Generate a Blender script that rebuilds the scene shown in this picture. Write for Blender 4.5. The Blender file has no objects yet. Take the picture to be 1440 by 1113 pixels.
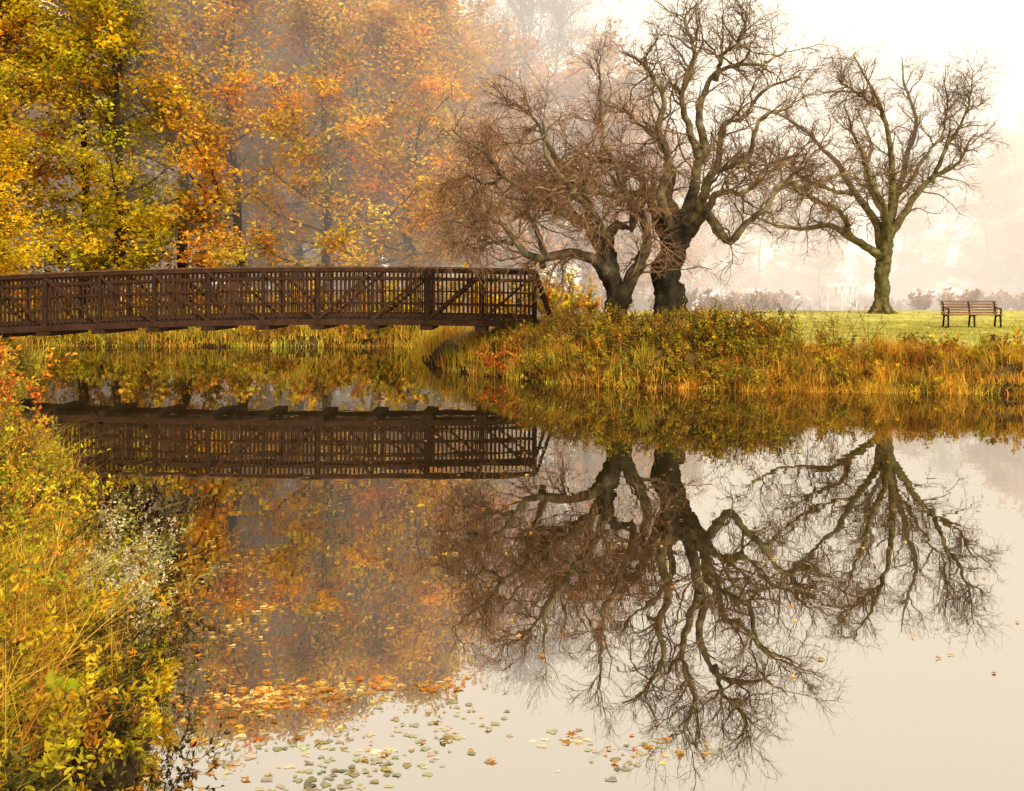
import bpy, math, numpy as np
from mathutils import noise as mnoise, Vector
rng = np.random.default_rng(7)
PI = math.pi
scene = bpy.context.scene

# ------------------------------------------------------------------ helpers
def nrm(a):
    return a / (np.linalg.norm(a, axis=-1, keepdims=True) + 1e-9)
def smooth(a, b, x):
    t = np.clip((x - a) / (b - a), 0, 1)
    return t * t * (3 - 2 * t)
def wav(x, y, s=1.0, seed=0.0):
    x = x * s + seed; y = y * s + seed * 1.7
    return (np.sin(x * 1.3 + 1.7 * np.sin(y * .7)) + np.sin(y * 1.9 + 1.3 * np.sin(x * 1.1 + 2)) + np.sin((x + y) * 2.7 + 1.0) * .5) / 2.5

class MB:
    def __init__(s):
        s.v = []; s.c = []; s.l = []; s.t = []; s.m = []; s.n = 0
    def add(s, v, f, c, mat=0):
        v = np.asarray(v, float).reshape(-1, 3); f = np.asarray(f, int)
        c = np.asarray(c, float)
        if c.ndim == 1: c = np.tile(c, (len(v), 1))
        s.v.append(v); s.c.append(c); s.l.append((f + s.n).ravel())
        s.t.append(np.full(len(f), f.shape[1])); s.m.append(np.full(len(f), mat)); s.n += len(v)
    def mesh(s, name, mats, smooth_faces=False):
        v = np.concatenate(s.v); c = np.concatenate(s.c); l = np.concatenate(s.l); t = np.concatenate(s.t); m = np.concatenate(s.m)
        me = bpy.data.meshes.new(name)
        me.vertices.add(len(v)); me.vertices.foreach_set('co', v.ravel())
        me.loops.add(len(l)); me.loops.foreach_set('vertex_index', l.astype(np.int32))
        me.polygons.add(len(t))
        st = np.concatenate([[0], np.cumsum(t)[:-1]])
        me.polygons.foreach_set('loop_start', st.astype(np.int32))
        me.polygons.foreach_set('material_index', m.astype(np.int32))
        me.polygons.foreach_set('use_smooth', np.full(len(t), smooth_faces))
        a = me.color_attributes.new(name='Col', type='FLOAT_COLOR', domain='POINT')
        a.data.foreach_set('color', np.concatenate([np.clip(c, 0, 1), np.ones((len(c), 1))], 1).ravel())
        for q in mats: me.materials.append(q)
        me.update(calc_edges=True)
        return me
    def build(s, name, mats, parent=None, loc=(0, 0, 0), smooth_faces=False):
        o = bpy.data.objects.new(name, s.mesh(name, mats, smooth_faces))
        scene.collection.objects.link(o); o.location = loc
        if parent: o.parent = parent
        return o
def empty(name, loc=(0, 0, 0)):
    e = bpy.data.objects.new(name, None); scene.collection.objects.link(e); e.location = loc
    e.empty_display_size = .2
    return e

def tubes(mb, P, R, sides, col, mat=0, bump=0.0):
    """P (T,k,3) R (T,k) col (3,) or (T,k,3)"""
    P = np.asarray(P, float); R = np.asarray(R, float)
    T, k, _ = P.shape
    tan = nrm(np.gradient(P, axis=1))
    d0 = nrm(P[:, -1] - P[:, 0])
    ref = np.where(np.abs(d0[:, 1:2]) < .8, np.array([[0, 1., 0]]), np.array([[1., 0, 0]]))
    a = nrm(np.cross(d0, ref))[:, None, :]
    n = nrm(a - (a * tan).sum(-1, keepdims=True) * tan + 1e-6)
    b = np.cross(tan, n)
    ang = np.arange(sides) * 2 * PI / sides
    V = P[:, :, None, :] + R[:, :, None, None] * (np.cos(ang)[None, None, :, None] * n[:, :, None, :] + np.sin(ang)[None, None, :, None] * b[:, :, None, :])
    if bump:
        Vf = V.reshape(-1, 3); C = np.repeat(P[:, :, None, :], sides, 2).reshape(-1, 3)
        for i in range(len(Vf)):
            p = Vector(Vf[i])
            h = mnoise.noise(Vector((p.x * 3.1, p.y * 3.1, p.z * 1.3))) + .6 * mnoise.noise(p * 6.5)
            Vf[i] += (Vf[i] - C[i]) * h * bump
        V = Vf.reshape(T, k, sides, 3)
    idx = np.arange(T * k * sides).reshape(T, k, sides)
    i0 = idx[:, :-1]; i1 = idx[:, 1:]
    F = np.stack([i0, np.roll(i0, -1, 2), np.roll(i1, -1, 2), i1], -1).reshape(-1, 4)
    col = np.asarray(col, float)
    if col.ndim == 1: c = col
    else: c = np.repeat(col[:, :, None, :], sides, 2).reshape(-1, 3)
    mb.add(V.reshape(-1, 3), F, c, mat)

def grow(S, D, L, k, gnarl, up=0.0, drift=None):
    T = len(S); P = np.zeros((T, k, 3)); P[:, 0] = S; d = nrm(D.copy())
    st = (L / (k - 1))[:, None]
    for i in range(1, k):
        d = d + rng.normal(0, gnarl, (T, 3)); d[:, 2] += up
        if drift is not None: d = d + drift
        d = nrm(d); P[:, i] = P[:, i - 1] + d * st
    return P
def spawn(P, R, n, tmin=.15, tmax=1.0, amin=.5, amax=1.1, upb=0.0):
    T, k, _ = P.shape
    t = rng.uniform(tmin, tmax, (T, n)) * (k - 1) * .9999
    i = np.floor(t).astype(int); f = (t - i)[..., None]
    ti = np.arange(T)[:, None]
    S = P[ti, i] * (1 - f) + P[ti, i + 1] * f
    tan = nrm(P[ti, i + 1] - P[ti, i]); r = R[ti, i] * (1 - f[..., 0]) + R[ti, i + 1] * f[..., 0]
    S = S.reshape(-1, 3); tan = tan.reshape(-1, 3)
    q = nrm(np.cross(tan, rng.normal(size=tan.shape)))
    a = rng.uniform(amin, amax, (len(S), 1))
    D = tan * np.cos(a) + q * np.sin(a); D[:, 2] += upb
    return S, nrm(D), r.ravel(), (t / (k - 1)).ravel(), np.repeat(np.arange(T), n)

def leaves(mb, P, size, aspect, col, mat=0, kind='kite', dirs=None, flat=0.0, fold=.15):
    N = len(P); size = np.broadcast_to(size, (N,))[:, None]
    d = nrm(rng.normal(size=(N, 3))) if dirs is None else nrm(dirs + rng.normal(0, .35, (N, 3)))
    if flat: d[:, 2] *= (1 - flat); d = nrm(d)
    r = rng.normal(size=(N, 3))
    if flat: r[:, 2] *= (1 - flat)
    w = nrm(np.cross(d, np.cross(r, d))); n = np.cross(d, w)
    a = aspect * .5
    if kind == 'kite':
        V = np.stack([P, P + size * (.42 * d + a * w + fold * n), P + size * d, P + size * (.42 * d - a * w + fold * n)], 1)
        F = np.arange(N * 4).reshape(N, 4); k = 4
    else:
        V = np.stack([P, P + size * (.25 * d + a * w + fold * n), P + size * (.65 * d + a * .85 * w + fold * n), P + size * (1.0 * d - .12 * n),
                      P + size * (.65 * d - a * .85 * w + fold * n), P + size * (.25 * d - a * w + fold * n)], 1)
        b = np.arange(N)[:, None] * 6
        F = np.concatenate([b + np.array([[0, 1, 2, 3]]), b + np.array([[0, 3, 4, 5]])]); k = 6
    c = np.repeat(np.broadcast_to(col, (N, 3))[:, None, :], k, 1).reshape(-1, 3)
    mb.add(V.reshape(-1, 3), F, c, mat)

def blades(mb, B, H, W, lean, col, mat=0):
    N = len(B); H = np.broadcast_to(H, (N,)); W = np.broadcast_to(W, (N,))
    ts = np.array([0, .35, .7, 1.0]); ws = np.array([1, .8, .5, .05])
    ang = rng.uniform(0, PI, N); s = np.stack([np.cos(ang), np.sin(ang), np.zeros(N)], 1)
    V = np.zeros((N, 4, 2, 3))
    for j, (t, w) in enumerate(zip(ts, ws)):
        c = B.copy(); c[:, 0] += lean[:, 0] * t ** 2; c[:, 1] += lean[:, 1] * t ** 2
        c[:, 2] += H * (t - .25 * t ** 3 * np.minimum(1, np.linalg.norm(lean, axis=1) / (H + 1e-6)))
        V[:, j, 0] = c + s * (W * w * .5)[:, None]; V[:, j, 1] = c - s * (W * w * .5)[:, None]
    idx = np.arange(N * 8).reshape(N, 4, 2)
    F = np.stack([idx[:, :-1, 0], idx[:, :-1, 1], idx[:, 1:, 1], idx[:, 1:, 0]], -1).reshape(-1, 4)
    col = np.broadcast_to(col, (N, 3))
    mb.add(V.reshape(-1, 3), F, np.repeat(col[:, None, :], 8, 1).reshape(-1, 3), mat)

def pick(pal, N, jit=.15):
    pal = [tuple(p) + (1,) if len(p) == 3 else tuple(p) for p in pal]
    pal = np.array(pal, float); w = pal[:, 3]; pal = pal[:, :3]
    c = pal[rng.choice(len(pal), N, p=w / w.sum())]
    return c * (1 + rng.normal(0, jit, (N, 1))) * (1 + rng.normal(0, jit * .4, (N, 3)))

def beam(mb, p0, p1, w, h, col, mat=0, up=(0, 0, 1)):
    p0 = np.array(p0, float); p1 = np.array(p1, float); d = nrm(p1 - p0)
    up = np.array(up, float)
    if abs(np.dot(d, up)) > .98: up = np.array([0, 1., 0])
    s = nrm(np.cross(d, up)); u = np.cross(s, d)
    V = []
    for p in (p0, p1):
        for a, b in ((-1, -1), (1, -1), (1, 1), (-1, 1)): V.append(p + s * a * w / 2 + u * b * h / 2)
    mb.add(V, [[0, 3, 2, 1], [4, 5, 6, 7], [0, 1, 5, 4], [1, 2, 6, 5], [2, 3, 7, 6], [3, 0, 4, 7]], col, mat)

# ------------------------------------------------------------------ materials
def newmat(name):
    m = bpy.data.materials.new(name); m.use_nodes = True
    nt = m.node_tree; nt.nodes.clear()
    return m, nt.nodes, nt.links
def colnode(N, L, noise_scale, lo, hi, detail=3):
    a = N.new('ShaderNodeAttribute'); a.attribute_name = 'Col'
    tc = N.new('ShaderNodeTexCoord'); no = N.new('ShaderNodeTexNoise'); no.inputs['Scale'].default_value = noise_scale; no.inputs['Detail'].default_value = detail
    L.new(tc.outputs['Object'], no.inputs['Vector'])
    mr = N.new('ShaderNodeMapRange'); mr.inputs[1].default_value = .3; mr.inputs[2].default_value = .7; mr.inputs[3].default_value = lo; mr.inputs[4].default_value = hi
    L.new(no.outputs['Fac'], mr.inputs[0])
    mu = N.new('ShaderNodeVectorMath'); mu.operation = 'SCALE'
    L.new(a.outputs['Color'], mu.inputs[0]); L.new(mr.outputs[0], mu.inputs['Scale'])
    return mu.outputs[0], no, tc
def leaf_mat(name, trans=.4, scale=1.5, lo=.75, hi=1.25):
    m, N, L = newmat(name)
    c, no, tc = colnode(N, L, scale, lo, hi, 1)
    p = N.new('ShaderNodeBsdfDiffuse')
    t = N.new('ShaderNodeBsdfTranslucent'); mx = N.new('ShaderNodeMixShader'); mx.inputs[0].default_value = trans
    o = N.new('ShaderNodeOutputMaterial')
    L.new(c, p.inputs['Color']); L.new(c, t.inputs['Color'])
    L.new(p.outputs[0], mx.inputs[1]); L.new(t.outputs[0], mx.inputs[2]); L.new(mx.outputs[0], o.inputs[0])
    return m
def solid_mat(name, scale=4, lo=.6, hi=1.3, rough=.8, bump=.3, bscale=20, stretch=None, spec=.2):
    m, N, L = newmat(name)
    c, no, tc = colnode(N, L, scale, lo, hi, 5)
    o = N.new('ShaderNodeOutputMaterial')
    if bump == 0:
        p = N.new('ShaderNodeBsdfDiffuse'); L.new(c, p.inputs['Color']); L.new(p.outputs[0], o.inputs[0]); return m
    p = N.new('ShaderNodeBsdfPrincipled'); p.inputs['Roughness'].default_value = rough; p.inputs['Specular IOR Level'].default_value = spec
    n2 = N.new('ShaderNodeTexNoise'); n2.inputs['Scale'].default_value = bscale; n2.inputs['Detail'].default_value = 5
    if stretch:
        mp = N.new('ShaderNodeMapping'); mp.inputs['Scale'].default_value = stretch
        L.new(tc.outputs['Object'], mp.inputs[0]); L.new(mp.outputs[0], n2.inputs['Vector'])
    else: L.new(tc.outputs['Object'], n2.inputs['Vector'])
    b = N.new('ShaderNodeBump'); b.inputs['Strength'].default_value = bump; b.inputs['Distance'].default_value = .03
    L.new(n2.outputs['Fac'], b.inputs['Height']); L.new(b.outputs[0], p.inputs['Normal'])
    L.new(c, p.inputs['Base Color']); L.new(p.outputs[0], o.inputs[0])
    return m
M_leaf = leaf_mat('autumn_leaf', .45, .5, .55, 1.25)
M_weed = leaf_mat('weed_leaf', .4, 3, .5, 1.3)
M_grass = leaf_mat('grass_blade', .35, 2, .6, 1.25)
M_bark = solid_mat('bark', 5, .35, 1.8, .9, .8, 14, (1, 1, .35))
M_twig = solid_mat('twig', 8, .7, 1.3, .85, 0)
M_steel = solid_mat('weathered_steel', 6, .7, 1.35, .75, .15, 60, None, .1)
M_wood = solid_mat('weathered_wood', 8, .7, 1.25, .75, .25, 30, (.4, 4, 4))
M_white = solid_mat('pale_paint', 3, .9, 1.05, .6, .05)
M_ground = solid_mat('ground_soil_grass', 2.2, .6, 1.35, .95, .8, 9)

# ------------------------------------------------------------------ pond outline & terrain
ctrl = [(-.9, 2.2), (-1.35, 3.4), (-1.75, 4.7), (-2.1, 5.8), (-2.75, 7.6), (-3.6, 9.3), (-5.0, 11.6), (-6.7, 14), (-8.9, 17.5), (-11.5, 22), (-13.9, 26.5), (-15.3, 30),
        (-17, 35), (-20.5, 39), (-26, 41), (-25, 44), (-17, 43.2), (-10, 42.8), (-5, 42.6), (-3.4, 40.5), (-3.2, 37), (-2.9, 34), (-2.4, 31.6), (-1.2, 28.8), (.5, 26.6), (2, 25.2), (3.6, 24.4),
        (5.6, 23.9), (8, 23.5), (11.7, 22.9), (15, 21.8), (19, 20), (25, 16), (30, 9), (24, 3), (12, 1.2), (4, 1.4), (.8, 1.6)]
def catmull(pts, n=5, closed=True):
    pts = np.array(pts, float); out = []; m = len(pts)
    rngi = range(m) if closed else range(m - 1)
    for i in rngi:
        if closed: p0, p1, p2, p3 = pts[(i - 1) % m], pts[i], pts[(i + 1) % m], pts[(i + 2) % m]
        else: p0, p1, p2, p3 = pts[max(i - 1, 0)], pts[i], pts[i + 1], pts[min(i + 2, m - 1)]
        for t in np.arange(n) / n:
            out.append(.5 * ((2 * p1) + (-p0 + p2) * t + (2 * p0 - 5 * p1 + 4 * p2 - p3) * t * t + (-p0 + 3 * p1 - 3 * p2 + p3) * t ** 3))
    if not closed: out.append(pts[-1])
    return np.array(out)
pond = catmull(ctrl, 4)
def sd(x, y):
    """signed distance to the shore, positive on land"""
    x = np.asarray(x, float); y = np.asarray(y, float); sh = x.shape; x = x.ravel(); y = y.ravel()
    best = np.full(x.shape, 1e9); ins = np.zeros(x.shape, bool)
    A = pond; B = np.roll(pond, -1, 0)
    for a, b in zip(A, B):
        e = b - a; L2 = e @ e + 1e-12
        t = np.clip(((x - a[0]) * e[0] + (y - a[1]) * e[1]) / L2, 0, 1)
        dx = x - a[0] - t * e[0]; dy = y - a[1] - t * e[1]
        best = np.minimum(best, dx * dx + dy * dy)
        c = ((a[1] > y) != (b[1] > y)); xi = a[0] + (y - a[1]) / (b[1] - a[1] + 1e-12) * e[0]
        ins ^= (c & (x < xi))
    d = np.sqrt(best); d = np.where(ins, -d, d)
    d = d + .18 * wav(x, y, 2.2, 3) * np.clip(1 - np.abs(d) / 6, 0, 1)
    return d.reshape(sh)
def gz(x, y):
    x = np.asarray(x, float); y = np.asarray(y, float); d = sd(x, y)
    H = .62 + .5 * smooth(7, 22, y) + .3 * smooth(34, 43, y) * smooth(0, 8, x) - .65 * smooth(46, 80, y) * smooth(-8, 4, x)
    up = H * (1 - np.exp(-np.maximum(d, 0) / .65)); dn = -.7 * (1 - np.exp(-np.maximum(-d, 0) / .8))
    nz = .04 * wav(x, y, .7, 1) + .02 * wav(x, y, 2.9, 5)
    return np.where(d > 0, up + nz * np.clip(d, 0, 1), dn)
def axis(lo, flo, fhi, hi, st, n):
    mid = np.arange(flo, fhi, st)
    l = flo - (flo - lo) * (np.linspace(0, 1, n)[1:] ** 3)[::-1]
    r = fhi + (hi - fhi) * (np.linspace(0, 1, n) ** 3)
    return np.concatenate([l, mid, r])
gx = axis(-900, -24, 30, 900, .25, 26); gy = axis(-300, -1, 50, 1500, .25, 30)
X, Y = np.meshgrid(gx, gy); Z = gz(X, Y); D = sd(X, Y)
nx, ny = len(gx), len(gy)
idx = np.arange(nx * ny).reshape(ny, nx)
F = np.stack([idx[:-1, :-1], idx[:-1, 1:], idx[1:, 1:], idx[1:, :-1]], -1).reshape(-1, 4)
lawn = np.array([.38, .37, .08]); soil = np.array([.06, .036, .013]); litter = np.array([.34, .17, .04]); dry = np.array([.22, .14, .04])
wl = (smooth(.9, 1.6, D) * smooth(3.0, 5.5, X + .3 * wav(X, Y, 1)) * (1 - smooth(46, 54, Y)) * smooth(22, 23.5, Y))[..., None]
wf = (smooth(.8, 2.5, D) * (1 - smooth(-2, 3, X)) * smooth(30, 36, Y))[..., None]
wd = (smooth(.3, 1.2, D))[..., None]
C = soil * (1 - wd) + dry * wd; C = C * (1 - wf) + litter * wf; C = C * (1 - wl) + lawn * wl
C = C * (1 + .18 * wav(X, Y, 1.1, 9) + .1 * wav(X, Y, 4.1, 2))[..., None]
yl = (smooth(.1, .9, wav(X, Y, .8, 12)) * .55)[..., None] * wl
C = C * (1 - yl) + np.array([.46, .33, .08]) * yl
g = MB(); g.add(np.stack([X, Y, Z], -1), F, C.reshape(-1, 3)); g.build('ground', [M_ground], smooth_faces=True)

# water
m, N, L = newmat('pond_water')
tc = N.new('ShaderNodeTexCoord'); n1 = N.new('ShaderNodeTexNoise'); n1.inputs['Scale'].default_value = 1.5; n1.inputs['Detail'].default_value = 2
L.new(tc.outputs['Object'], n1.inputs['Vector'])
bp = N.new('ShaderNodeBump'); bp.inputs['Strength'].default_value = 1; bp.inputs['Distance'].default_value = .0013
L.new(n1.outputs['Fac'], bp.inputs['Height'])
gl = N.new('ShaderNodeBsdfGlossy'); gl.inputs['Roughness'].default_value = .01; gl.inputs['Color'].default_value = (.97, .96, .92, 1)
df = N.new('ShaderNodeBsdfDiffuse'); df.inputs['Color'].default_value = (.025, .016, .006, 1)
lw = N.new('ShaderNodeLayerWeight'); lw.inputs['Blend'].default_value = .5
mr = N.new('ShaderNodeMapRange'); mr.inputs[1].default_value = .4; mr.inputs[2].default_value = 1; mr.inputs[3].default_value = .67; mr.inputs[4].default_value = .60
L.new(lw.outputs['Facing'], mr.inputs[0])
mx = N.new('ShaderNodeMixShader'); o = N.new('ShaderNodeOutputMaterial')
L.new(mr.outputs[0], mx.inputs[0]); L.new(df.outputs[0], mx.inputs[1]); L.new(gl.outputs[0], mx.inputs[2]); L.new(mx.outputs[0], o.inputs[0])
L.new(bp.outputs[0], gl.inputs['Normal'])
w = MB(); w.add([(-40, -2, 0), (45, -2, 0), (45, 48, 0), (-40, 48, 0)], [[0, 1, 2, 3]], (0, 0, 0)); w.build('pond_water', [m])

# ------------------------------------------------------------------ gnarled bare trees
def gnarly(name, base, limbs, n1=4.0, twigcol=(.13, .06, .03), seed=1, lichen=.25, droop=0.0, dens=1.0, nroots=5, rs=.72, bark=(.038, .029, .016)):
    global rng
    rng = np.random.default_rng(seed)
    root = empty(name, base)
    mb = MB(); tw = MB()
    K = 30
    LP, LR = [], []
    for i, li in enumerate(limbs):
        c = catmull(np.array(li, float), 6, closed=False)
        seg = np.concatenate([[0], np.cumsum(np.linalg.norm(np.diff(c[:, :3], axis=0), axis=1))])
        t = np.linspace(0, seg[-1], K)
        q = np.stack([np.interp(t, seg, c[:, j]) for j in range(4)], 1)
        if i: q[:, 3] = q[:, 3] * (rs + .22 * np.exp(-np.linspace(0, 1, K) * 6)) + .004
        wob = np.cumsum(rng.normal(0, .034, (K, 3)), 0); wob -= np.linspace(0, 1, K)[:, None] * wob[-1]
        q[:, :3] += wob * (1 if i else .3)
        c0 = np.array(bark); c1 = np.array([.18, .14, .085])
        f = np.clip(1 - q[:, 3] / .24, 0, 1)[:, None]
        cc = c0 * (1 - f) + (c0 * .4 + c1 * .6) * f
        cc = cc + (rng.random((K, 1)) < .5) * lichen * f * np.array([.26, .23, .10])
        tubes(mb, q[None, :, :3], q[None, :, 3], 18 if i == 0 else 9, cc[None], 0, bump=.5 if i == 0 else .2)
        if i: LP.append(q[:, :3]); LR.append(q[:, 3])
    a = np.arange(nroots) * 2 * PI / nroots + rng.uniform(-.3, .3, nroots); r0 = limbs[0][0][3]
    Pp = np.stack([np.stack([np.cos(a) * r0 * s, np.sin(a) * r0 * s, np.full(nroots, z)], 1) for s, z in ((.3, .75), (.6, .35), (1.0, .1), (1.6, -.08), (2.3, -.25))], 1)
    tubes(mb, Pp, np.tile(np.array([.3, .34, .3, .2, .08]) * r0, (nroots, 1)), 8, bark, 0, bump=.2)
    LP = np.array(LP); LR = np.array(LR)
    tc = np.array(twigcol)
    mid = tc * .5 + np.array([.14, .11, .065]) * .5
    lens = np.linalg.norm(np.diff(LP, axis=1), axis=2).sum(1).mean()
    S, D, r, t, _ = spawn(LP, LR, int(n1 * lens), .18, 1, .5, 1.25, .12)
    Ln = rng.uniform(.7, 2.3, len(S)) * (1.12 - .45 * t)
    P1 = grow(S, D, Ln, 12, .23, .02 - droop)
    R1 = np.minimum(r * .5, .032)[:, None] * np.linspace(1, .2, 12)[None] + .004
    tubes(mb, P1, R1, 5, np.tile(mid + lichen * .1 * np.array([1, .9, .4]), (len(S), 12, 1)) * rng.uniform(.7, 1.3, (len(S), 1, 1)), 0)
    S, D, r, t, _ = spawn(P1, R1, int(round(8 * dens)), .1, 1, .4, 1.15, .05)
    P2 = grow(S, D, rng.uniform(.3, 1.2, len(S)), 7, .2, .01 - droop)
    R2 = np.minimum(r * .5, .009)[:, None] * np.linspace(1, .4, 7)[None] + .002
    tubes(tw, P2, R2, 3, np.tile(tc * .95, (len(S), 7, 1)) * rng.uniform(.7, 1.3, (len(S), 1, 1)), 0)
    S, D, r, t, _ = spawn(P2, R2, int(round(7 * dens)), .1, 1, .35, 1.0, .03)
    P3 = grow(S, D, rng.uniform(.12, .55, len(S)), 4, .2, .01 - droop * 1.3)
    R3 = np.full((len(S), 4), .0042) * np.array([1, .9, .75, .5])
    tubes(tw, P3, R3, 3, np.tile(tc * 1.1, (len(S), 4, 1)) * rng.uniform(.7, 1.4, (len(S), 1, 1)), 0)
    S, D, r, t, _ = spawn(LP, LR, int(6 * lens), .05, 1, .8, 1.5, .2)
    P4 = grow(S, D, rng.uniform(.3, .9, len(S)), 5, .15, .03)
    tubes(tw, P4, np.full((len(S), 5), .006) * np.linspace(1, .5, 5), 3, tc, 0)
    mb.build('trunk_and_limbs', [M_bark], root, smooth_faces=True); tw.build('twigs', [M_twig], root)

def skel(bx, bpy_, s, bz, pts):
    """survey table (column, row, depth offset, radius) -> local metres"""
    return [((p[0] - bx) / s, p[2], (bpy_ - p[1]) / s, p[3]) for p in pts]
def mk(bx, by, s, L): return [skel(bx, by, s, 0, l) for l in L]
zb = float(gz(np.array([4.6]), np.array([28.4]))[0]); za = float(gz(np.array([2.95]), np.array([28.2]))[0]); zc = float(gz(np.array([16.]), np.array([43.]))[0])
rowz = lambda z, s: 410 + (2.37 - z) * s
treeB = mk(943, rowz(zb, 49.3), 49.3, [
    [(943, 480, 0, .60), (944, 450, 0, .48), (941, 415, 0, .40), (938, 385, 0, .38), (946, 355, 0, .38), (952, 330, 0, .44), (958, 308, 0, .32), (962, 296, 0, .16)],
    [(940, 340, 0, .26), (920, 305, .1, .22), (910, 270, .3, .18), (895, 240, .6, .15), (865, 222, .9, .11), (835, 215, 1.2, .07), (800, 190, 1.5, .03)],
    [(958, 330, 0, .27), (966, 290, -.1, .23), (972, 245, -.2, .2), (985, 200, -.1, .17), (982, 160, .1, .14), (1005, 110, .3, .11), (1045, 85, .5, .08), (1090, 80, .8, .05), (1120, 55, 1, .025)],
    [(945, 325, 0, .22), (926, 280, -.5, .18), (934, 235, -.8, .15), (920, 190, -.9, .13), (925, 145, -1, .1), (900, 105, -1, .07), (868, 85, -1, .03)],
    [(965, 330, 0, .24), (985, 302, -.3, .2), (1000, 322, -.6, .17), (1016, 342, -.9, .15), (1034, 320, -1.1, .13), (1062, 296, -1.2, .11), (1085, 262, -1.2, .1), (1120, 270, -1, .08), (1150, 258, -.8, .06), (1185, 245, -.6, .03)],
    [(962, 310, 0, .22), (985, 265, .4, .17), (1010, 225, .8, .15), (1020, 180, 1, .12), (1060, 160, 1.2, .09), (1090, 120, 1.2, .07), (1135, 95, 1.2, .03)],
    [(978, 220, -.1, .15), (960, 170, -.3, .12), (955, 125, -.5, .1), (968, 80, -.6, .07), (958, 45, -.5, .05), (975, 12, -.5, .02)],
    [(950, 325, 0, .2), (945, 280, .8, .16), (955, 240, 1.5, .13), (940, 190, 2, .1), (910, 160, 2.4, .07), (890, 130, 2.6, .03)],
    [(955, 325, 0, .2), (975, 285, -.9, .16), (985, 250, -1.6, .13), (1030, 235, -2.1, .1), (1040, 190, -2.5, .07), (1075, 175, -2.7, .03)],
    [(1005, 110, .3, .1), (1010, 75, .1, .08), (1040, 45, 0, .05), (1035, 15, 0, .02)],
    [(910, 270, .3, .15), (880, 262, -.2, .12), (850, 270, -.5, .09), (825, 255, -.8, .06), (790, 262, -1, .03)],
    [(985, 302, -.3, .16), (1012, 270, -.2, .12), (1050, 262, 0, .09), (1100, 225, .2, .06), (1140, 215, .2, .03)],
])
gnarly('old_gnarled_tree', (4.55, 28.4, zb), treeB, 3.7, (.16, .09, .045), 11, .6, 0.004, 1.0, rs=.66)
treeA = mk(866, rowz(za, 49.3), 49.3, [
    [(866, 480, 0, .46), (866, 455, 0, .38), (868, 420, 0, .33), (860, 395, 0, .29), (852, 365, 0, .26), (850, 345, 0, .24), (846, 332, 0, .14)],
    [(862, 400, 0, .24), (838, 378, -.1, .22), (812, 366, -.3, .2), (785, 372, -.5, .18), (762, 378, -.6, .17), (742, 372, -.7, .14), (722, 345, -.8, .1), (695, 322, -1, .07), (650, 318, -1.2, .03)],
    [(850, 350, 0, .22), (828, 315, .1, .17), (832, 282, .3, .15), (805, 245, .5, .12), (775, 205, .6, .09), (750, 165, .8, .06), (722, 132, 1, .03)],
    [(852, 348, 0, .21), (868, 316, -.2, .18), (888, 322, -.3, .15), (882, 285, -.4, .13), (868, 235, -.5, .11), (852, 185, -.5, .08), (848, 135, -.5, .05), (838, 98, -.5, .02)],
    [(868, 440, 0, .30), (885, 405, -.3, .27), (900, 378, -.4, .25), (914, 348, -.4, .21), (912, 318, -.3, .16), (898, 285, -.2, .12), (875, 262, 0, .08), (850, 235, .2, .04)],
    [(828, 315, .1, .15), (792, 302, -.3, .12), (752, 282, -.7, .1), (712, 252, -1, .08), (672, 218, -1.2, .05), (640, 192, -1.3, .02)],
    [(762, 378, -.6, .12), (758, 340, -.3, .1), (740, 298, 0, .08), (736, 245, .2, .06), (712, 200, .4, .03)],
    [(858, 360, 0, .2), (840, 330, 1, .16), (812, 300, 1.8, .12), (770, 270, 2.3, .09), (720, 262, 2.7, .05), (690, 240, 3, .02)],
    [(852, 350, 0, .18), (840, 310, -1, .14), (800, 280, -1.7, .11), (770, 240, -2.2, .08), (760, 190, -2.5, .04)],
    [(722, 345, -.8, .08), (690, 348, -.7, .06), (665, 338, -.6, .04), (640, 350, -.5, .02)],
    [(712, 252, -1, .07), (690, 262, -.8, .05), (655, 252, -.6, .03), (625, 262, -.4, .02)],
])
gnarly('crabapple_tree', (2.95, 28.2, za), treeA, 4.5, (.23, .125, .065), 23, .35, .02, 1.15, rs=.68)
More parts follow.
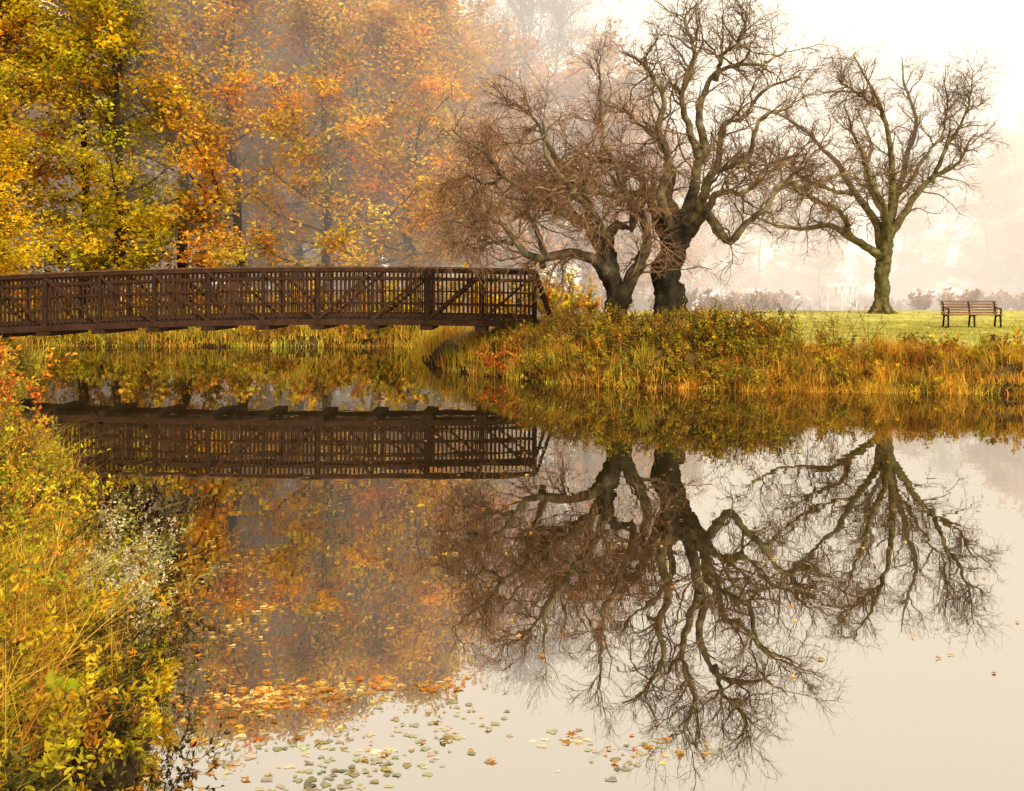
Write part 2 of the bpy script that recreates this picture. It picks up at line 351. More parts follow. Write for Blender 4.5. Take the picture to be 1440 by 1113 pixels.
treeC = mk(1240, 440, 32.6, [
    [(1240, 446, 0, .42), (1240, 420, 0, .33), (1239, 395, 0, .30), (1242, 370, 0, .3), (1244, 345, 0, .31), (1246, 325, 0, .16)],
    [(1240, 362, 0, .24), (1222, 345, 0, .2), (1195, 335, -.3, .18), (1165, 322, -.6, .15), (1128, 326, -1, .12), (1085, 322, -1.3, .08), (1045, 305, -1.5, .04)],
    [(1242, 350, 0, .24), (1230, 305, .3, .2), (1207, 270, .6, .17), (1182, 222, .8, .14), (1150, 182, 1, .1), (1110, 155, 1.2, .06), (1075, 140, 1.4, .03)],
    [(1245, 335, 0, .24), (1250, 275, -.4, .2), (1246, 215, -.8, .15), (1228, 160, -1, .11), (1205, 110, -1, .06), (1190, 85, -1, .03)],
    [(1247, 335, 0, .24), (1264, 275, .4, .2), (1284, 215, .8, .15), (1300, 155, 1, .1), (1285, 105, 1, .06), (1282, 72, 1, .02)],
    [(1248, 335, 0, .22), (1280, 288, 0, .19), (1310, 255, 0, .15), (1345, 232, 0, .09), (1362, 200, 0, .06), (1376, 185, 0, .02)],
    [(1310, 255, 0, .12), (1328, 200, -.5, .09), (1348, 150, -.8, .06), (1356, 105, -1, .02)],
    [(1207, 270, .6, .12), (1162, 262, .3, .1), (1112, 238, 0, .07), (1072, 202, -.2, .03)],
    [(1243, 345, 0, .18), (1225, 300, -1.2, .15), (1195, 260, -2.2, .12), (1170, 215, -3, .08), (1150, 165, -3.4, .03)],
    [(1246, 345, 0, .18), (1262, 300, 1.4, .15), (1250, 240, 2.4, .12), (1262, 180, 3, .08), (1240, 130, 3.4, .03)],
    [(1195, 335, -.3, .12), (1170, 290, -.6, .1), (1130, 275, -.8, .07), (1092, 262, -1, .03)],
    [(1228, 160, -1, .08), (1190, 135, -1.2, .06), (1165, 120, -1.4, .03)],
    [(1264, 275, .4, .12), (1290, 240, -.2, .1), (1320, 190, -.4, .06), (1325, 135, -.5, .03)],
])
gnarly('spreading_bare_tree', (15.95, 43., zc), treeC, 3.8, (.19, .115, .06), 37, .4, .016, 1.05, 5, .74, (.10, .085, .03))

# ------------------------------------------------------------------ forest trees
def forest_mesh(name, H, pal, nleaf, low=.2, rad=.23, seed=1, leafsize=.3, bare=False):
    global rng
    rng = np.random.default_rng(seed)
    mb = MB(); k = 16
    z = np.linspace(0, H * .96, k); tr = np.zeros((1, k, 3)); tr[0, :, 2] = z
    tr[0, :, :2] = np.cumsum(rng.normal(0, .12, (k, 2)), 0); tr[0, 0] = (0, 0, -.4)
    R = (np.linspace(1, .12, k) ** .9 * H * .0155)[None]
    tubes(mb, tr, R, 8, (.035, .024, .014), 1)
    nl = 46
    t = np.sort(rng.uniform(low, .98, nl)); i = t * (k - 1); i0 = np.minimum(i.astype(int), k - 2); f = (i - i0)[:, None]
    S = tr[0, i0] * (1 - f) + tr[0, i0 + 1] * f
    a = rng.uniform(0, 2 * PI, nl)
    u = (t - low) / (1 - low)
    el = .1 + .9 * u
    D = np.stack([np.cos(a) * np.cos(el), np.sin(a) * np.cos(el), np.sin(el)], 1)
    Ln = H * rad * (1.15 - .75 * u ** 1.6) * rng.uniform(.65, 1.2, nl) * np.where(u < .1, .8, 1)
    P1 = grow(S, D, Ln, 9, .1, .03); R1 = np.linspace(1, .2, 9)[None] * (H * .0034) * (Ln / Ln.max())[:, None] + .01
    tubes(mb, P1, R1, 4, (.05, .034, .02), 1)
    S, D, r, tt, par = spawn(P1, R1, 11, .2, 1, .4, 1.1, .05)
    P2 = grow(S, D, rng.uniform(.7, 1.9, len(S)) * H / 18, 6, .15, -.01); R2 = np.full((len(S), 6), .02) * np.linspace(1, .4, 6)
    tubes(mb, P2, R2, 3, (.06, .04, .025), 1)
    if bare:
        S, D, r, tt, par = spawn(P2, R2, 7, .2, 1, .4, .9, .05)
        P3 = grow(S, D, rng.uniform(.4, 1.1, len(S)), 4, .15, .03); tubes(mb, P3, np.full((len(S), 4), .012), 3, (.1, .06, .04), 1)
        if nleaf == 0: return mb.mesh(name, [M_leaf, M_bark])
    cb = pick(pal, len(P2), .14)
    keep = rng.random(len(P2)) < .88
    w = keep * rng.uniform(.35, 1.7, len(P2)); w /= w.sum()
    j = rng.choice(len(P2), nleaf, p=w); q = rng.integers(1, 6, nleaf)
    C = P2[j, q] + rng.normal(0, 1, (nleaf, 3)) * np.array([.40, .40, .17]) * H / 18
    col = cb[j] * (1 + rng.normal(0, .2, (nleaf, 1)))
    leaves(mb, C, rng.uniform(.6, 1.3, nleaf) * leafsize, .62, col, 0, 'kite', flat=.45)
    return mb.mesh(name, [M_leaf, M_bark])
YG = [(.62, .50, .02, 3), (.48, .44, .02, 3.5), (.78, .52, .02, 3), (.80, .40, .02, 1.2)]
OR = [(.88, .46, .05, 4), (.90, .54, .06, 3), (.80, .35, .04, 1.6), (.72, .52, .05, 2)]
RU = [(.82, .36, .05, 3), (.74, .28, .04, 1.2), (.90, .48, .06, 3)]
YO = [(.90, .54, .02, 3), (.86, .60, .02, 2), (.66, .50, .03, 3)]
PK = [(.74, .40, .14, 2), (.78, .38, .12, 2), (.60, .40, .16, 1)]
FM = {'YG': [forest_mesh('tree_yg', 18, YG, 17500, .12, .24, s, .25) for s in (1, 2)],
      'OR': [forest_mesh('tree_or', 18, OR, 18000, .12, .25, s, .26) for s in (3, 4, 5)],
      'RU': [forest_mesh('tree_ru', 18, RU, 17500, .12, .25, s, .26) for s in (6,)],
      'YO': [forest_mesh('tree_yo', 18, YO, 17500, .10, .24, s, .26) for s in (7, 8)],
      'PK': [forest_mesh('tree_pk', 18, PK, 10000, .08, .26, s, .36) for s in (9, 10)],
      'BR': [forest_mesh('tree_bare', 22, PK, 0, .25, .2, 12, .3, True)]}
rng = np.random.default_rng(5)
fr = empty('autumn_forest')
def put(kind, x, y, h, parent, name='forest_tree', rot=None, wide=1.0):
    me = FM[kind][rng.integers(len(FM[kind]))]
    o = bpy.data.objects.new(name, me); scene.collection.objects.link(o)
    s = h / (22 if kind == 'BR' else 18); o.scale = (s * wide * rng.uniform(.9, 1.15), s * wide * rng.uniform(.9, 1.15), s)
    o.rotation_euler = (0, 0, rng.uniform(0, 6.28))
    o.location = (x, y, float(gz(np.array([x]), np.array([y]))[0]) - .1); o.parent = parent
front = [(-27, 50, 'RU', 19), (-24.2, 47, 'YG', 17.5), (-21.4, 49.5, 'YG', 19), (-18.6, 46.8, 'YG', 17.2), (-16.4, 49.4, 'YG', 18), (-14.6, 52.6, 'OR', 19), (-13.0, 48.4, 'OR', 17.2), (-10.9, 51, 'OR', 18.2), (-9.0, 48.8, 'OR', 17.4), (-7.0, 51.5, 'YO', 17.8), (-5.4, 50, 'OR', 16.8), (-3.6, 53, 'OR', 17)]
for x, y, kd, h in front: put(kd, x, y, h, fr)
for x in np.arange(-40, -3.5, 2.7):
    put(['OR', 'YG', 'OR', 'RU', 'YO'][rng.integers(5)] if x < -20 else ['OR', 'OR', 'RU', 'YO'][rng.integers(4)], x + rng.uniform(-1, 1), rng.uniform(56, 61), rng.uniform(16.5, 19.5), fr)
for x in np.arange(-52, -2, 3.8):
    put(['OR', 'RU', 'YO'][rng.integers(3)], x + rng.uniform(-1, 1), rng.uniform(65, 72), rng.uniform(18, 21), fr)
for x in np.arange(-48, 0, 2.8):
    put(['OR', 'YO', 'YG', 'OR'][rng.integers(4)], x + rng.uniform(-1, 1), rng.uniform(58, 66), rng.uniform(6, 9), fr, wide=1.5)
hz = empty('misty_distant_trees')
for x, y, kd, h in [(-1.5, 60, 'PK', 18), (1.5, 62, 'PK', 16.5), (4.6, 64, 'PK', 17), (7.5, 68, 'PK', 16), (.5, 70, 'BR', 24), (3.6, 72, 'BR', 23.5), (10.5, 74, 'PK', 14.5), (14, 78, 'PK', 12.5), (18, 84, 'PK', 11), (22, 90, 'PK', 11), (0, 74, 'PK', 18), (7, 80, 'PK', 15), (12, 88, 'PK', 14), (26, 92, 'PK', 10)]:
    put(kd, x, y, h, hz)
for x in np.arange(28, 120, 3.4):
    put(['PK', 'PK', 'PK', 'BR'][rng.integers(4)], x + rng.uniform(-1.5, 1.5), rng.uniform(84, 104), rng.uniform(9, 14) + 8 * float(smooth(36, 50, x)), hz, wide=1.15)
for x in np.arange(8, 110, 3.6):
    put('PK', x + rng.uniform(-1.5, 1.5), rng.uniform(82, 100), rng.uniform(4.5, 8), hz, wide=1.6)
ml = empty('maple_tree')
put('YO', -20.6, 37.5, 10.2, ml, 'crown_and_trunk')

# ------------------------------------------------------------------ footbridge
BR = empty('footbridge')
zt = lambda x: 3.01 - .0026 * (x + 5) ** 2
DEP = 1.62
steel = (.045, .021, .011); steel2 = (.036, .018, .010)
nodes = np.array([-12.0 + 1.585 * i for i in range(-4, 9)])
def strip(mb, y, off, w, h, x0=-18.34, x1=.68, col=steel, n=26):
    xs = np.linspace(x0, x1, n)
    for a, b in zip(xs[:-1], xs[1:]): beam(mb, (a, y, zt(a) + off), (b + .004, y, zt(b) + off), w, h, col)
for nm, y, sg in (('near_truss', 29.0, -1), ('far_truss', 31.3, 1)):
    mb = MB()
    strip(mb, y, 0, .13, .10); strip(mb, y + sg * -.02, .075, .20, .035, col=(.12, .065, .035))
    strip(mb, y, -DEP + .09, .12, .17)
    strip(mb, y - sg * .07, -.25, .05, .08); strip(mb, y - sg * .07, -.62, .04, .05); strip(mb, y - sg * .07, -1.0, .04, .05); strip(mb, y - sg * .07, -1.33, .05, .09)
    for x in nodes: beam(mb, (x, y, zt(x) - .05), (x, y, zt(x) - DEP + .17), .09, .10, steel2)
    for i, (a, b) in enumerate(zip(nodes[:-1], nodes[1:])):
        if (a + b) / 2 < -5.2: beam(mb, (a, y + sg * .045, zt(a) - .06), (b, y + sg * .045, zt(b) - DEP + .16), .05, .075, steel)
        else: beam(mb, (b, y + sg * .045, zt(b) - .06), (a, y + sg * .045, zt(a) - DEP + .16), .05, .075, steel)
    beam(mb, (.70, y, zt(.7) + .04), (1.28, y, 1.25), .10, .09, steel)
    beam(mb, (.68, y, zt(.7) - DEP + .1), (1.3, y, zt(.7) - DEP + .1), .11, .16, steel)
    beam(mb, (.72, y - sg * .07, zt(.7) - .72), (1.0, y - sg * .07, zt(.7) - .72), .04, .05, steel)
    mb.build(nm, [M_steel], BR)
    bb = MB()
    for x in np.arange(-18.3, .66, .128):
        beam(bb, (x, y - sg * .115, zt(x) - .06), (x, y - sg * .115, zt(x) - DEP + .22), .045, .035, (.07, .033, .017) if rng.random() < .5 else (.05, .024, .013))
    bb.build(nm + '_balusters', [M_steel], BR)
mb = MB()
for x in np.arange(-18.3, 1.25, .145):
    beam(mb, (x, 29.1, zt(x) - DEP + .2), (x, 31.2, zt(x) - DEP + .2), .13, .045, np.array((.10, .07, .04)) * rng.uniform(.7, 1.2))
mb.build('deck_planks', [M_wood], BR)
mb = MB()
for x in nodes: beam(mb, (x, 28.82, zt(x) - DEP - .065), (x, 31.48, zt(x) - DEP - .065), .36, .12, steel2)
mb.build('floor_beams', [M_steel], BR)
mb = MB()
beam(mb, (.9, 28.6, .55), (.9, 31.7, .55), 1.2, 1.2, (.16, .13, .1)); beam(mb, (-18.2, 28.6, .3), (-18.2, 31.7, .3), 1.2, 1.1, (.16, .13, .1))
mb.build('abutments', [M_white], BR)

# ------------------------------------------------------------------ park bench
bz = float(gz(np.array([15.7]), np.array([34.]))[0])
bn = empty('park_bench', (15.7, 34., bz)); bn.rotation_euler = (0, 0, math.radians(-4))
iron = (.02, .018, .017); slat = (.20, .10, .05)
for i, x in enumerate((-.86, 0, .86)):
    mb = MB()
    beam(mb, (x, -.25, 0), (x, -.22, .44), .05, .05, iron); beam(mb, (x, .27, 0), (x, .16, .42), .05, .05, iron)
    beam(mb, (x, -.27, .415), (x, .2, .395), .05, .04, iron); beam(mb, (x, .17, .40), (x, .33, .88), .05, .05, iron)
    beam(mb, (x, -.23, .02), (x, .25, .02), .035, .03, iron)
    if x:
        pts = [(x, -.22, .44), (x, -.29, .56), (x, -.25, .645), (x, -.1, .665), (x, .26, .67)]
        for a, b in zip(pts[:-1], pts[1:]): beam(mb, a, b, .05, .035, iron)
    mb.build('frame_%d' % (i + 1), [M_steel], bn)
mb = MB()
for k in range(5): beam(mb, (-.95, -.235 + k * .095, .448 - k * .004), (.95, -.235 + k * .095, .448 - k * .004), .075, .03, np.array(slat) * rng.uniform(.8, 1.2))
mb.build('seat', [M_wood], bn)
mb = MB()
for k in range(5):
    t = .09 + k * .095; beam(mb, (-.95, .165 + t * .34, .42 + t), (.95, .165 + t * .34, .42 + t), .03, .052, np.array(slat) * rng.uniform(.8, 1.2), up=(0, .32, 1))
mb.build('backrest', [M_wood], bn)

# ------------------------------------------------------------------ small shelter, lamp post
def gzf(x, y): return float(gz(np.array([float(x)]), np.array([float(y)]))[0])
sh = empty('park_shelter', (23.0, 70, gzf(23, 70))); mb = MB(); wc = (.85, .82, .78)
for x in (-1.0, 0, 1.0):
    for y in (-.6, .6): beam(mb, (x, y, 0), (x, y, 1.75), .13, .12, wc)
mb.build('posts', [M_white], sh); mb = MB()
beam(mb, (-1.2, 0, 1.83), (1.2, 0, 1.83), 1.7, .16, wc); beam(mb, (-1.05, 0, 1.97), (1.05, 0, 1.97), 1.1, .12, wc)
mb.build('roof', [M_white], sh); mb = MB()
beam(mb, (-.94, .62, .45), (.94, .62, .45), .05, .7, wc); beam(mb, (-.94, .35, .42), (.94, .35, .42), .35, .06, wc)
mb.build('bench_and_back_panel', [M_white], sh)
def lamp(name, x, y, h):
    lp = empty(name, (x, y, gzf(x, y))); mb = MB()
    tubes(mb, np.array([[(0, 0, 0), (0, 0, .3), (0, 0, .32), (0, 0, h)]]), np.array([[.09, .09, .045, .035]]), 10, (.1, .1, .09)); mb.build('pole', [M_steel], lp); mb = MB()
    tubes(mb, np.array([[(0, 0, h), (0, 0, h + .05), (0, 0, h + .3), (0, 0, h + .38), (0, 0, h + .45)]]), np.array([[.05, .12, .16, .18, .02]]), 10, (.5, .5, .45)); mb.build('lantern', [M_white], lp)
lamp('lamp_post', -1.2, 48, 3.3)

# ------------------------------------------------------------------ bank vegetation
rng = np.random.default_rng(42)
def sample(n, x0, x1, y0, y1, dlo, dhi, pred=None):
    out = []; c = 0
    while c < n:
        x = rng.uniform(x0, x1, n * 3); y = rng.uniform(y0, y1, n * 3); d = sd(x, y)
        k = (d > dlo) & (d < dhi)
        if pred is not None: k &= pred(x, y)
        out.append(np.stack([x[k], y[k], gz(x[k], y[k]), d[k]], 1)); c += k.sum()
        if len(out) > 60: break
    return np.concatenate(out)[:n]
def weeds(mb, B, height, nst, leaf, pal, stemcol, nl=16, nbr=5, gn=.1, spread=.45, aspect=.5, kind='kite', stem_r=.005, flat=0.2, leafmat=0, brl=.35):
    B = np.repeat(B[:, :3], nst, 0); h = np.repeat(height, nst) * rng.uniform(.55, 1.1, len(B))
    B = B + np.concatenate([rng.normal(0, .07, (len(B), 2)), np.full((len(B), 1), -.03)], 1)
    D = np.stack([rng.normal(0, spread, len(B)), rng.normal(0, spread, len(B)), np.ones(len(B))], 1)
    P = grow(B, D, h, 7, gn, .0); R = np.full((len(B), 7), stem_r) * np.linspace(1, .4, 7)
    tubes(mb, P, R, 3, stemcol, 1)
    S, D, r, t, par = spawn(P, R, nbr, .25, 1, .4, 1.0, .2)
    P2 = grow(S, D, rng.uniform(.4, 1, len(S)) * brl * h[par], 4, .12, .0); tubes(mb, P2, np.full((len(S), 4), stem_r * .5), 3, stemcol, 1)
    cb = pick(pal, len(B), .12)
    S, D, r, t, par2 = spawn(P2, np.ones((len(P2), 4)), max(1, nl // 2), .1, 1, .6, 1.3, .1)
    leaves(mb, S, leaf * rng.uniform(.6, 1.3, len(S)), aspect, (cb[par][par2]) * (1 + rng.normal(0, .22, (len(S), 1))), leafmat, kind, dirs=D, flat=flat)
    S, D, r, t, par = spawn(P, R, nl, .12, 1, .6, 1.3, .1)
    leaves(mb, S, leaf * rng.uniform(.7, 1.4, len(S)), aspect, cb[par] * (1 + rng.normal(0, .22, (len(S), 1))), leafmat, kind, dirs=D, flat=flat)
def tufts(mb, B, n, h, w, pal, spread=.18, lean=.5):
    c = np.repeat(pick(pal, len(B), .12), n, 0) * (1 + rng.normal(0, .18, (len(B) * n, 1)))
    hh = np.repeat(np.broadcast_to(h, (len(B),)), n) * rng.uniform(.45, 1.1, len(B) * n)
    P = np.repeat(B[:, :3], n, 0); P[:, :2] += rng.normal(0, spread, (len(P), 2)); P[:, 2] -= .05
    a = rng.uniform(0, 2 * PI, len(P)); l = np.abs(rng.normal(0, lean, len(P))) * hh
    blades(mb, P, hh, w, np.stack([np.cos(a) * l, np.sin(a) * l], 1), c)
OLV = [(.36, .30, .03, 3), (.46, .36, .04, 3), (.62, .42, .04, 3), (.50, .20, .03, 2), (.16, .10, .03, 1.5)]
YEL = [(.68, .54, .03, 3), (.54, .49, .03, 3), (.80, .52, .03, 2), (.32, .32, .03, 1)]
GOLD = [(.74, .40, .05, 3), (.78, .48, .06, 3), (.56, .24, .04, 2), (.64, .50, .06, 1), (.34, .17, .04, 1)]
stem = (.14, .08, .035)
mb = MB()
B = sample(290, -1.2, 7.0, 23.5, 30, .0, 2.8)
lowf = (.5 + .5 * smooth(-.5, 2.5, B[:, 0])) * (1 + .25 * wav(B[:, 0], B[:, 1], 1.9, 7))
weeds(mb, B, (.5 + .35 * smooth(.2, 1.3, B[:, 3]) * (1 - .4 * smooth(1.8, 2.8, B[:, 3]))) * lowf, 5, .075, OLV, stem, 14, 5, .12, .45, .5, 'kite', .006)
B = sample(120, .5, 8.5, 23, 27, -.12, .25)
weeds(mb, B, rng.uniform(.35, .6, len(B)), 5, .07, OLV, stem, 10, 4, .15, .7, .5, 'kite', .006)
B = sample(60, 0, 9, 24, 28, .2, 2.2)
weeds(mb, B, rng.uniform(.8, 1.4, len(B)), 4, .05, OLV + [(.6, .25, .04, 3)], (.16, .08, .04), 6, 6, .12, .35, .4, 'kite', .007)
mb.build('bank_brush', [M_weed, M_twig])
mb = MB()
B = sample(190, -2.6, 3.4, 24.0, 31, -.15, 2.2)
tufts(mb, B, 45, rng.uniform(.3, .75, len(B)), .018, GOLD + [(.58, .50, .06, 6)], .16, .6)
B = sample(160, 1.5, 9, 23, 27, -.15, .3)
tufts(mb, B, 40, rng.uniform(.25, .5, len(B)), .018, GOLD, .14, .7)
mb.build('bank_grass', [M_grass])
mb = MB()
B = sample(380, 5.2, 20, 19, 25.5, -.15, 1.2)
hgt = (.28 + .46 * rng.random(len(B)) ** 1.6 * (1 - .5 * smooth(.6, 1.2, B[:, 3]))) * (1 + .35 * wav(B[:, 0], B[:, 1], 1.7, 4))
tufts(mb, B, 52, hgt, .016, GOLD, .15, .85)
B = sample(130, 6, 20, 19, 25.5, -.12, .3)
tufts(mb, B, 45, rng.uniform(.25, .5, len(B)), .016, GOLD, .2, .8)
mb.build('golden_reed_grass', [M_grass])
mb = MB()
B = sample(260, 5.0, 20, 19, 26, -.05, 1.5)
weeds(mb, B, rng.uniform(.2, .6, len(B)), 4, .07, OLV + YEL + [(.6, .22, .03, 3)], stem, 12, 3, .12, .6, .5)
mb.build('bank_weeds', [M_weed, M_twig])
mb = MB()
B = sample(12, -.9, .3, 26.4, 28.2, -.1, 1.5); weeds(mb, B, np.full(len(B), .9), 4, .09, [(.70, .14, .03), (.80, .30, .04), (.6, .38, .05)], stem, 8, 3, .12, .35, .6)
mb.build('red_leaved_shrub', [M_weed, M_twig])
mb = MB()
B = sample(300, -27, 0, 40, 48, -.1, 2.6)
tufts(mb, B, 34, rng.uniform(.3, 1.1, len(B)), .032, GOLD + [(.52, .50, .05, 5)], .3, .7)
B = sample(220, -24, -3, 41, 45, -.15, .45)
tufts(mb, B, 34, rng.uniform(.25, .6, len(B)), .03, GOLD + [(.52, .50, .05, 3), (.30, .22, .04, 3)], .3, .8)
B = sample(130, -17.5, -2, 30, 44, -.1, 2.0, lambda x, y: (x > -5) & (y > 30.5) | (x < -15))
tufts(mb, B, 34, rng.uniform(.4, .9, len(B)), .03, GOLD + [(.52, .50, .05, 5)], .3, .6)
mb.build('far_bank_grass', [M_grass])
mb = MB()
B = sample(400, -36, 4, 42.7, 66, .4, 30)
weeds(mb, B, rng.uniform(.8, 2.6, len(B)), 5, .22, OLV + OR + YEL, stem, 14, 4, .12, .4, .6, 'kite', .012)
B = sample(110, -26, -1, 42.0, 45, -.1, 1.2)
weeds(mb, B, rng.uniform(.5, 1.2, len(B)), 5, .12, OLV + YEL, stem, 14, 4, .12, .6, .6, 'kite', .01)
mb.build('forest_understory', [M_weed, M_twig])
mb = MB()
B = sample(200, 4, 60, 56, 88, 5, 90, lambda x, y: ~((x / y > .29) & (x / y < .36) & (y < 72)))
weeds(mb, B, rng.uniform(.6, 1.5, len(B)), 6, .26, [(.5, .24, .1), (.5, .3, .12), (.4, .2, .08)], stem, 12, 4, .12, .5, .6, 'kite', .014)
mb.build('misty_hedge', [M_weed, M_twig])
mb = MB()
B = sample(45000, 4.4, 24, 22.5, 38, .9, 22)
B = B[(B[:, 0] > 4.6 + .4 * wav(B[:, 0], B[:, 1], 1.3))]
a = rng.uniform(0, 6.28, len(B)); blades(mb, B[:, :3], rng.uniform(.03, .075, len(B)), .016, np.stack([np.cos(a), np.sin(a)], 1) * .03, pick([(.38, .40, .08, 4), (.50, .44, .09, 2), (.56, .36, .08, 1)], len(B)))
# fallen leaves scattered on the lawn
B = sample(900, 4.6, 24, 24, 44, 1.0, 22)
leaves(mb, B[:, :3] + np.array([0, 0, .05]), rng.uniform(.06, .12, len(B)), .8, pick([(.7, .35, .06), (.6, .25, .05), (.75, .5, .1)], len(B)), 0, 'kite', flat=.85)
mb.build('lawn_grass', [M_grass])

# ---- near left bank
rng = np.random.default_rng(77)
mb = MB()
B = sample(430, -5.5, -1.2, 3.6, 9.5, -.05, 2.2)
weeds(mb, B, (.20 + .42 * np.clip(B[:, 3], 0, 1.3)) * rng.uniform(.6, 1.25, len(B)), 4, .040, YEL + [(.82, .40, .04, 1.2), (.40, .20, .05, 1.2), (.12, .11, .03, 2.5)], (.16, .09, .04), 15, 6, .13, .45, .42, 'ovate', .0035, .1, 0, .4)
mb.build('yellow_green_weeds', [M_weed, M_twig])
mb = MB()
B = sample(260, -9.5, -3, 9.0, 19, .05, 2.4)
weeds(mb, B, (.16 + .36 * np.clip(B[:, 3], 0, 1.4)) * rng.uniform(.7, 1.2, len(B)), 4, .05, YEL + OLV + [(.80, .40, .04, 2)], (.16, .1, .05), 14, 5, .1, .32, .45, 'kite', .005, .1)
B = sample(110, -18, -7.5, 14, 30, .0, 2.6)
weeds(mb, B, rng.uniform(.5, 1.1, len(B)), 5, .09, OLV + [(.7, .36, .04, 3)], (.12, .08, .04), 14, 5, .12, .4, .5, 'kite', .007, .1)
mb.build('shore_weeds', [M_weed, M_twig])
mb = MB()
B = sample(130, -3.6, -1.9, 3.4, 5.8, .4, 2.2)
tufts(mb, B, 55, rng.uniform(.4, .85, len(B)), .006, [(.88, .58, .07, 4), (.80, .38, .05, 3), (.60, .50, .06, 1.5)], .09, .8)
B = sample(120, -7, -2.1, 5, 12, .3, 2.2)
tufts(mb, B, 32, rng.uniform(.35, .8, len(B)), .006, [(.86, .58, .08, 3), (.76, .36, .06, 2), (.58, .52, .06, 2)], .1, .8)
mb.build('tall_grass', [M_grass])
mb = MB()
B = sample(56, -8.2, -5.75, 9.8, 12.8, .4, 3.4)
weeds(mb, B, rng.uniform(.7, 1.6, len(B)), 4, .06, [(.84, .36, .04, 4), (.72, .18, .03, 2.5), (.86, .46, .05, 2), (.5, .4, .05, 1.5)], (.12, .06, .03), 13, 6, .14, .16, .5, 'ovate', .006, .1)
mb.build('orange_sumac_shrub', [M_weed, M_twig])
mb = MB()
B = sample(26, -4.4, -2.9, 7.6, 9.6, -.2, .3)
weeds(mb, B, rng.uniform(.5, .95, len(B)), 3, .055, [(.03, .02, .012), (.07, .04, .018), (.12, .09, .03)], (.04, .025, .015), 9, 4, .16, .4, .45, 'ovate', .005, .1)
B = sample(44, -2.6, -1.3, 4.2, 7.2, -.2, .25)
weeds(mb, B, rng.uniform(.3, .5, len(B)), 4, .03, [(.06, .045, .02), (.16, .1, .03), (.3, .28, .05)], (.05, .03, .015), 5, 5, .16, .6, .4, 'ovate', .0025, .1)
mb.build('withered_weeds', [M_weed, M_twig])
mb = MB()
B = sample(26, -3.3, -2.2, 6.0, 8.2, -.05, .5)
weeds(mb, B, rng.uniform(.45, .7, len(B)), 4, .024, [(.80, .72, .5), (.75, .6, .4), (.7, .65, .25), (.5, .5, .1)], (.16, .12, .05), 12, 8, .1, .5, .6, 'kite', .0025, .1)
mb.build('white_asters', [M_weed, M_twig])
mb = MB()
P = np.array([(-2.02, 4.45, .62), (-1.98, 4.4, .60), (-2.06, 4.5, .57), (-2.2, 4.4, .5), (-2.24, 4.5, .46)])
leaves(mb, P, .11, .75, np.array([(.5, .65, .03), (.45, .6, .03), (.5, .6, .04), (.85, .36, .04), (.8, .4, .05)]), 0, 'ovate', dirs=np.tile([.3, -.6, .3], (5, 1)))
mb.build('broad_leaves', [M_weed])

# ------------------------------------------------------------------ floating leaves and pads
rng = np.random.default_rng(3)
def floaters(mb, x, y, size, col, kind):
    N = len(x); a0 = rng.uniform(0, 2 * PI, N)
    if kind == 'maple':
        rad = np.array([.25, .8, .42, .95, .45, 1.1, .45, .95, .42, .8]); an = np.array([-90, -35, -12, 22, 50, 90, 130, 158, 192, 215]) * PI / 180
    else:
        an = np.linspace(0, 2 * PI, 11)[:-1] + .2; rad = np.array([1, .85, .65, 1, .9, .7, .95, 1, .75, .45])
    k = len(an)
    A = a0[:, None] + an[None]; R = size[:, None] * rad[None] * rng.uniform(.8, 1.2, (N, k)) * .5
    sq = rng.uniform(.5, 1, N)[:, None]
    V = np.stack([x[:, None] + np.cos(A) * R, y[:, None] + np.sin(A) * R * sq, .003 + np.abs(rng.normal(0, .006 if kind == 'maple' else .0015, (N, k)))], -1)
    mb.add(V.reshape(-1, 3), np.arange(N * k).reshape(N, k), np.repeat(col[:, None, :], k, 1).reshape(-1, 3))
def blob(n, cx, cy, sx, sy, rot=0):
    p = rng.normal(0, 1, (n, 2)) * [sx, sy]; c, s_ = math.cos(rot), math.sin(rot)
    x = cx + p[:, 0] * c - p[:, 1] * s_; y = cy + p[:, 0] * s_ + p[:, 1] * c
    k = sd(x, y) < -.02; return x[k], y[k]
LC = [(.72, .36, .06, 3), (.80, .56, .20, 3), (.62, .22, .04, 2), (.45, .25, .08, 2)]
PC = [(.66, .62, .44, 3), (.52, .50, .30, 2), (.72, .62, .46, 2)]
mb = MB()
for n, cx, cy, sx, sy, r in [(260, -1.45, 5.75, .28, .16, .1), (100, -.85, 5.95, .36, .06, .05), (80, -2.1, 7.3, .22, .6, .4), (70, -2.7, 8.6, .25, .8, .5), (40, -1.3, 8, 1.0, 1.8, 0), (130, -.6, 11, 2.4, 4, 0), (55, 2.5, 12, 3, 4, 0), (20, .65, 5.15, .3, .08, 0), (25, 4, 8, 3, 3, 0), (60, 5, 21.5, 6, 1, 0), (30, -.9, 5.1, .5, .3, 0), (60, -1.6, 4.9, .15, .4, 0)]:
    x, y = blob(n, cx, cy, sx, sy, r); floaters(mb, x, y, rng.uniform(.03, .085, len(x)), pick(LC, len(x)), 'maple')
mb.build('floating_leaves', [M_weed])
mb = MB()
for n, cx, cy, sx, sy, r in [(170, -.85, 4.9, .30, .26, 0), (50, -.35, 5.3, .2, .22, 0), (34, .7, 5.1, .2, .10, 0), (12, .35, 5.3, .1, .06, 0)]:
    x, y = blob(n, cx, cy, sx, sy, r); floaters(mb, x, y, rng.uniform(.025, .07, len(x)), pick(PC, len(x)), 'pad')
mb.build('lily_pads', [M_weed])

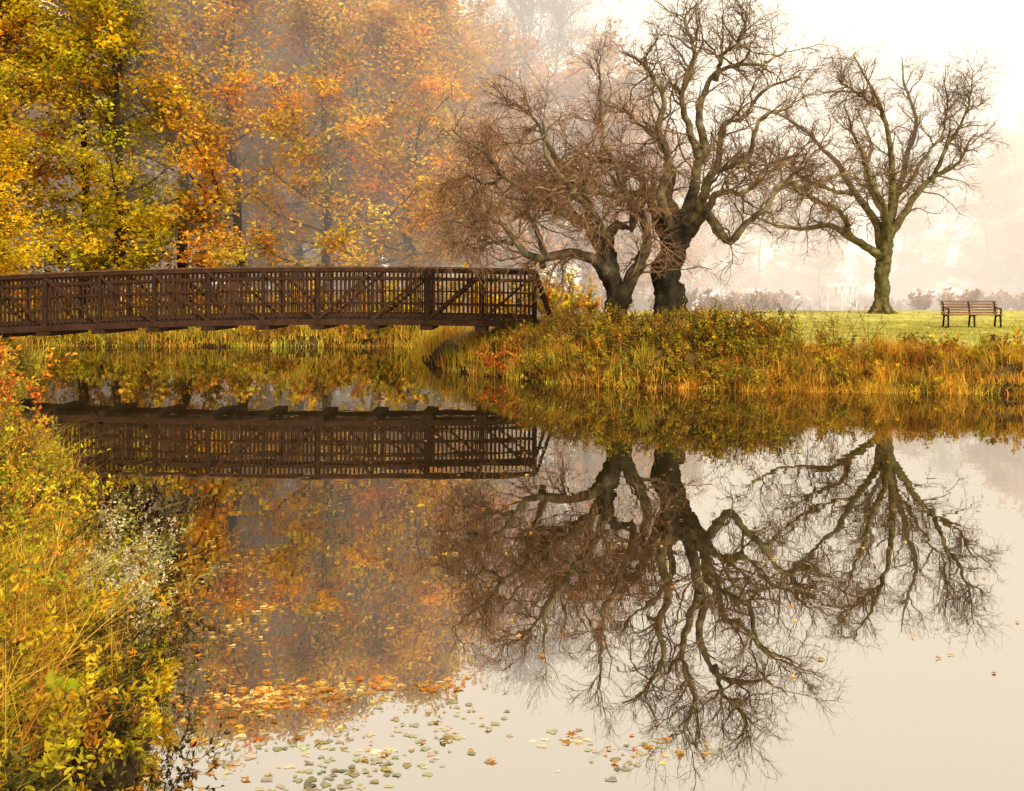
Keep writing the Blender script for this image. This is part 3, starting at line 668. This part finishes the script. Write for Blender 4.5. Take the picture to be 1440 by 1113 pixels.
# ------------------------------------------------------------------ fog bank (body of self-lit mist standing behind the lawn and in the wood)
m, N, L = newmat('mist')
SIG = .021; LUM = 1.5
ab = N.new('ShaderNodeVolumeAbsorption'); ab.inputs['Color'].default_value = (0, 0, 0, 1); ab.inputs['Density'].default_value = SIG
em = N.new('ShaderNodeEmission'); em.inputs['Color'].default_value = (1, .865, .69, 1); em.inputs['Strength'].default_value = SIG * LUM  # haze glow added as emission, in place of daylight scattered by the fog
ad = N.new('ShaderNodeAddShader'); o = N.new('ShaderNodeOutputMaterial')
L.new(ab.outputs[0], ad.inputs[0]); L.new(em.outputs[0], ad.inputs[1]); L.new(ad.outputs[0], o.inputs['Volume'])
base = [(-260, 120), (-26, 56), (-8, 48), (20, 46), (260, 42)]
V = [(x, y, -3) for x, y in base] + [(260, 420, -3), (-260, 420, -3)] + [(x, y - 17, 48) for x, y in base] + [(260, 420, 48), (-260, 420, 48)]
n = 7
me = bpy.data.meshes.new('fog_bank')
me.from_pydata(V, [], [list(range(n))[::-1], list(range(n, 2 * n))] + [[i, (i + 1) % n, (i + 1) % n + n, i + n] for i in range(n)]); me.materials.append(m)
fo = bpy.data.objects.new('fog_bank', me); scene.collection.objects.link(fo)

# ------------------------------------------------------------------ light
EL, AZ = math.radians(48), math.radians(150)
wd = bpy.data.worlds.new('World'); scene.world = wd; wd.use_nodes = True
N = wd.node_tree.nodes; L = wd.node_tree.links; N.clear()
sk = N.new('ShaderNodeTexSky'); sk.sky_type = 'NISHITA'; sk.sun_disc = False; sk.sun_elevation = EL; sk.sun_rotation = AZ; sk.dust_density = 4; sk.air_density = 1
hs = N.new('ShaderNodeHueSaturation'); hs.inputs['Saturation'].default_value = .15
mxw = N.new('ShaderNodeVectorMath'); mxw.operation = 'MULTIPLY'; mxw.inputs[1].default_value = (1.12, 1.0, .82)
bg = N.new('ShaderNodeBackground'); bg.inputs['Strength'].default_value = .15; ow = N.new('ShaderNodeOutputWorld')
L.new(sk.outputs[0], hs.inputs['Color']); L.new(hs.outputs[0], mxw.inputs[0]); L.new(mxw.outputs[0], bg.inputs['Color']); L.new(bg.outputs[0], ow.inputs[0])
sl = bpy.data.lights.new('sun', 'SUN'); sl.energy = 3.6; sl.angle = math.radians(10); sl.color = (1, .86, .62)
so = bpy.data.objects.new('sun', sl); scene.collection.objects.link(so)
dv = Vector((math.sin(AZ) * math.cos(EL), math.cos(AZ) * math.cos(EL), math.sin(EL)))
so.rotation_euler = dv.to_track_quat('Z', 'Y').to_euler()

# ------------------------------------------------------------------ camera
cd = bpy.data.cameras.new('camera'); cd.lens = 35; cd.sensor_width = 36; cd.shift_y = -.1017; cd.clip_end = 3000; cd.clip_start = .05
co = bpy.data.objects.new('camera', cd); scene.collection.objects.link(co); co.location = (0, 0, 2.37); co.rotation_euler = (math.radians(90), 0, 0)
scene.camera = co
scene.view_settings.view_transform = 'Standard'; scene.view_settings.look = 'None'; scene.view_settings.exposure = 0
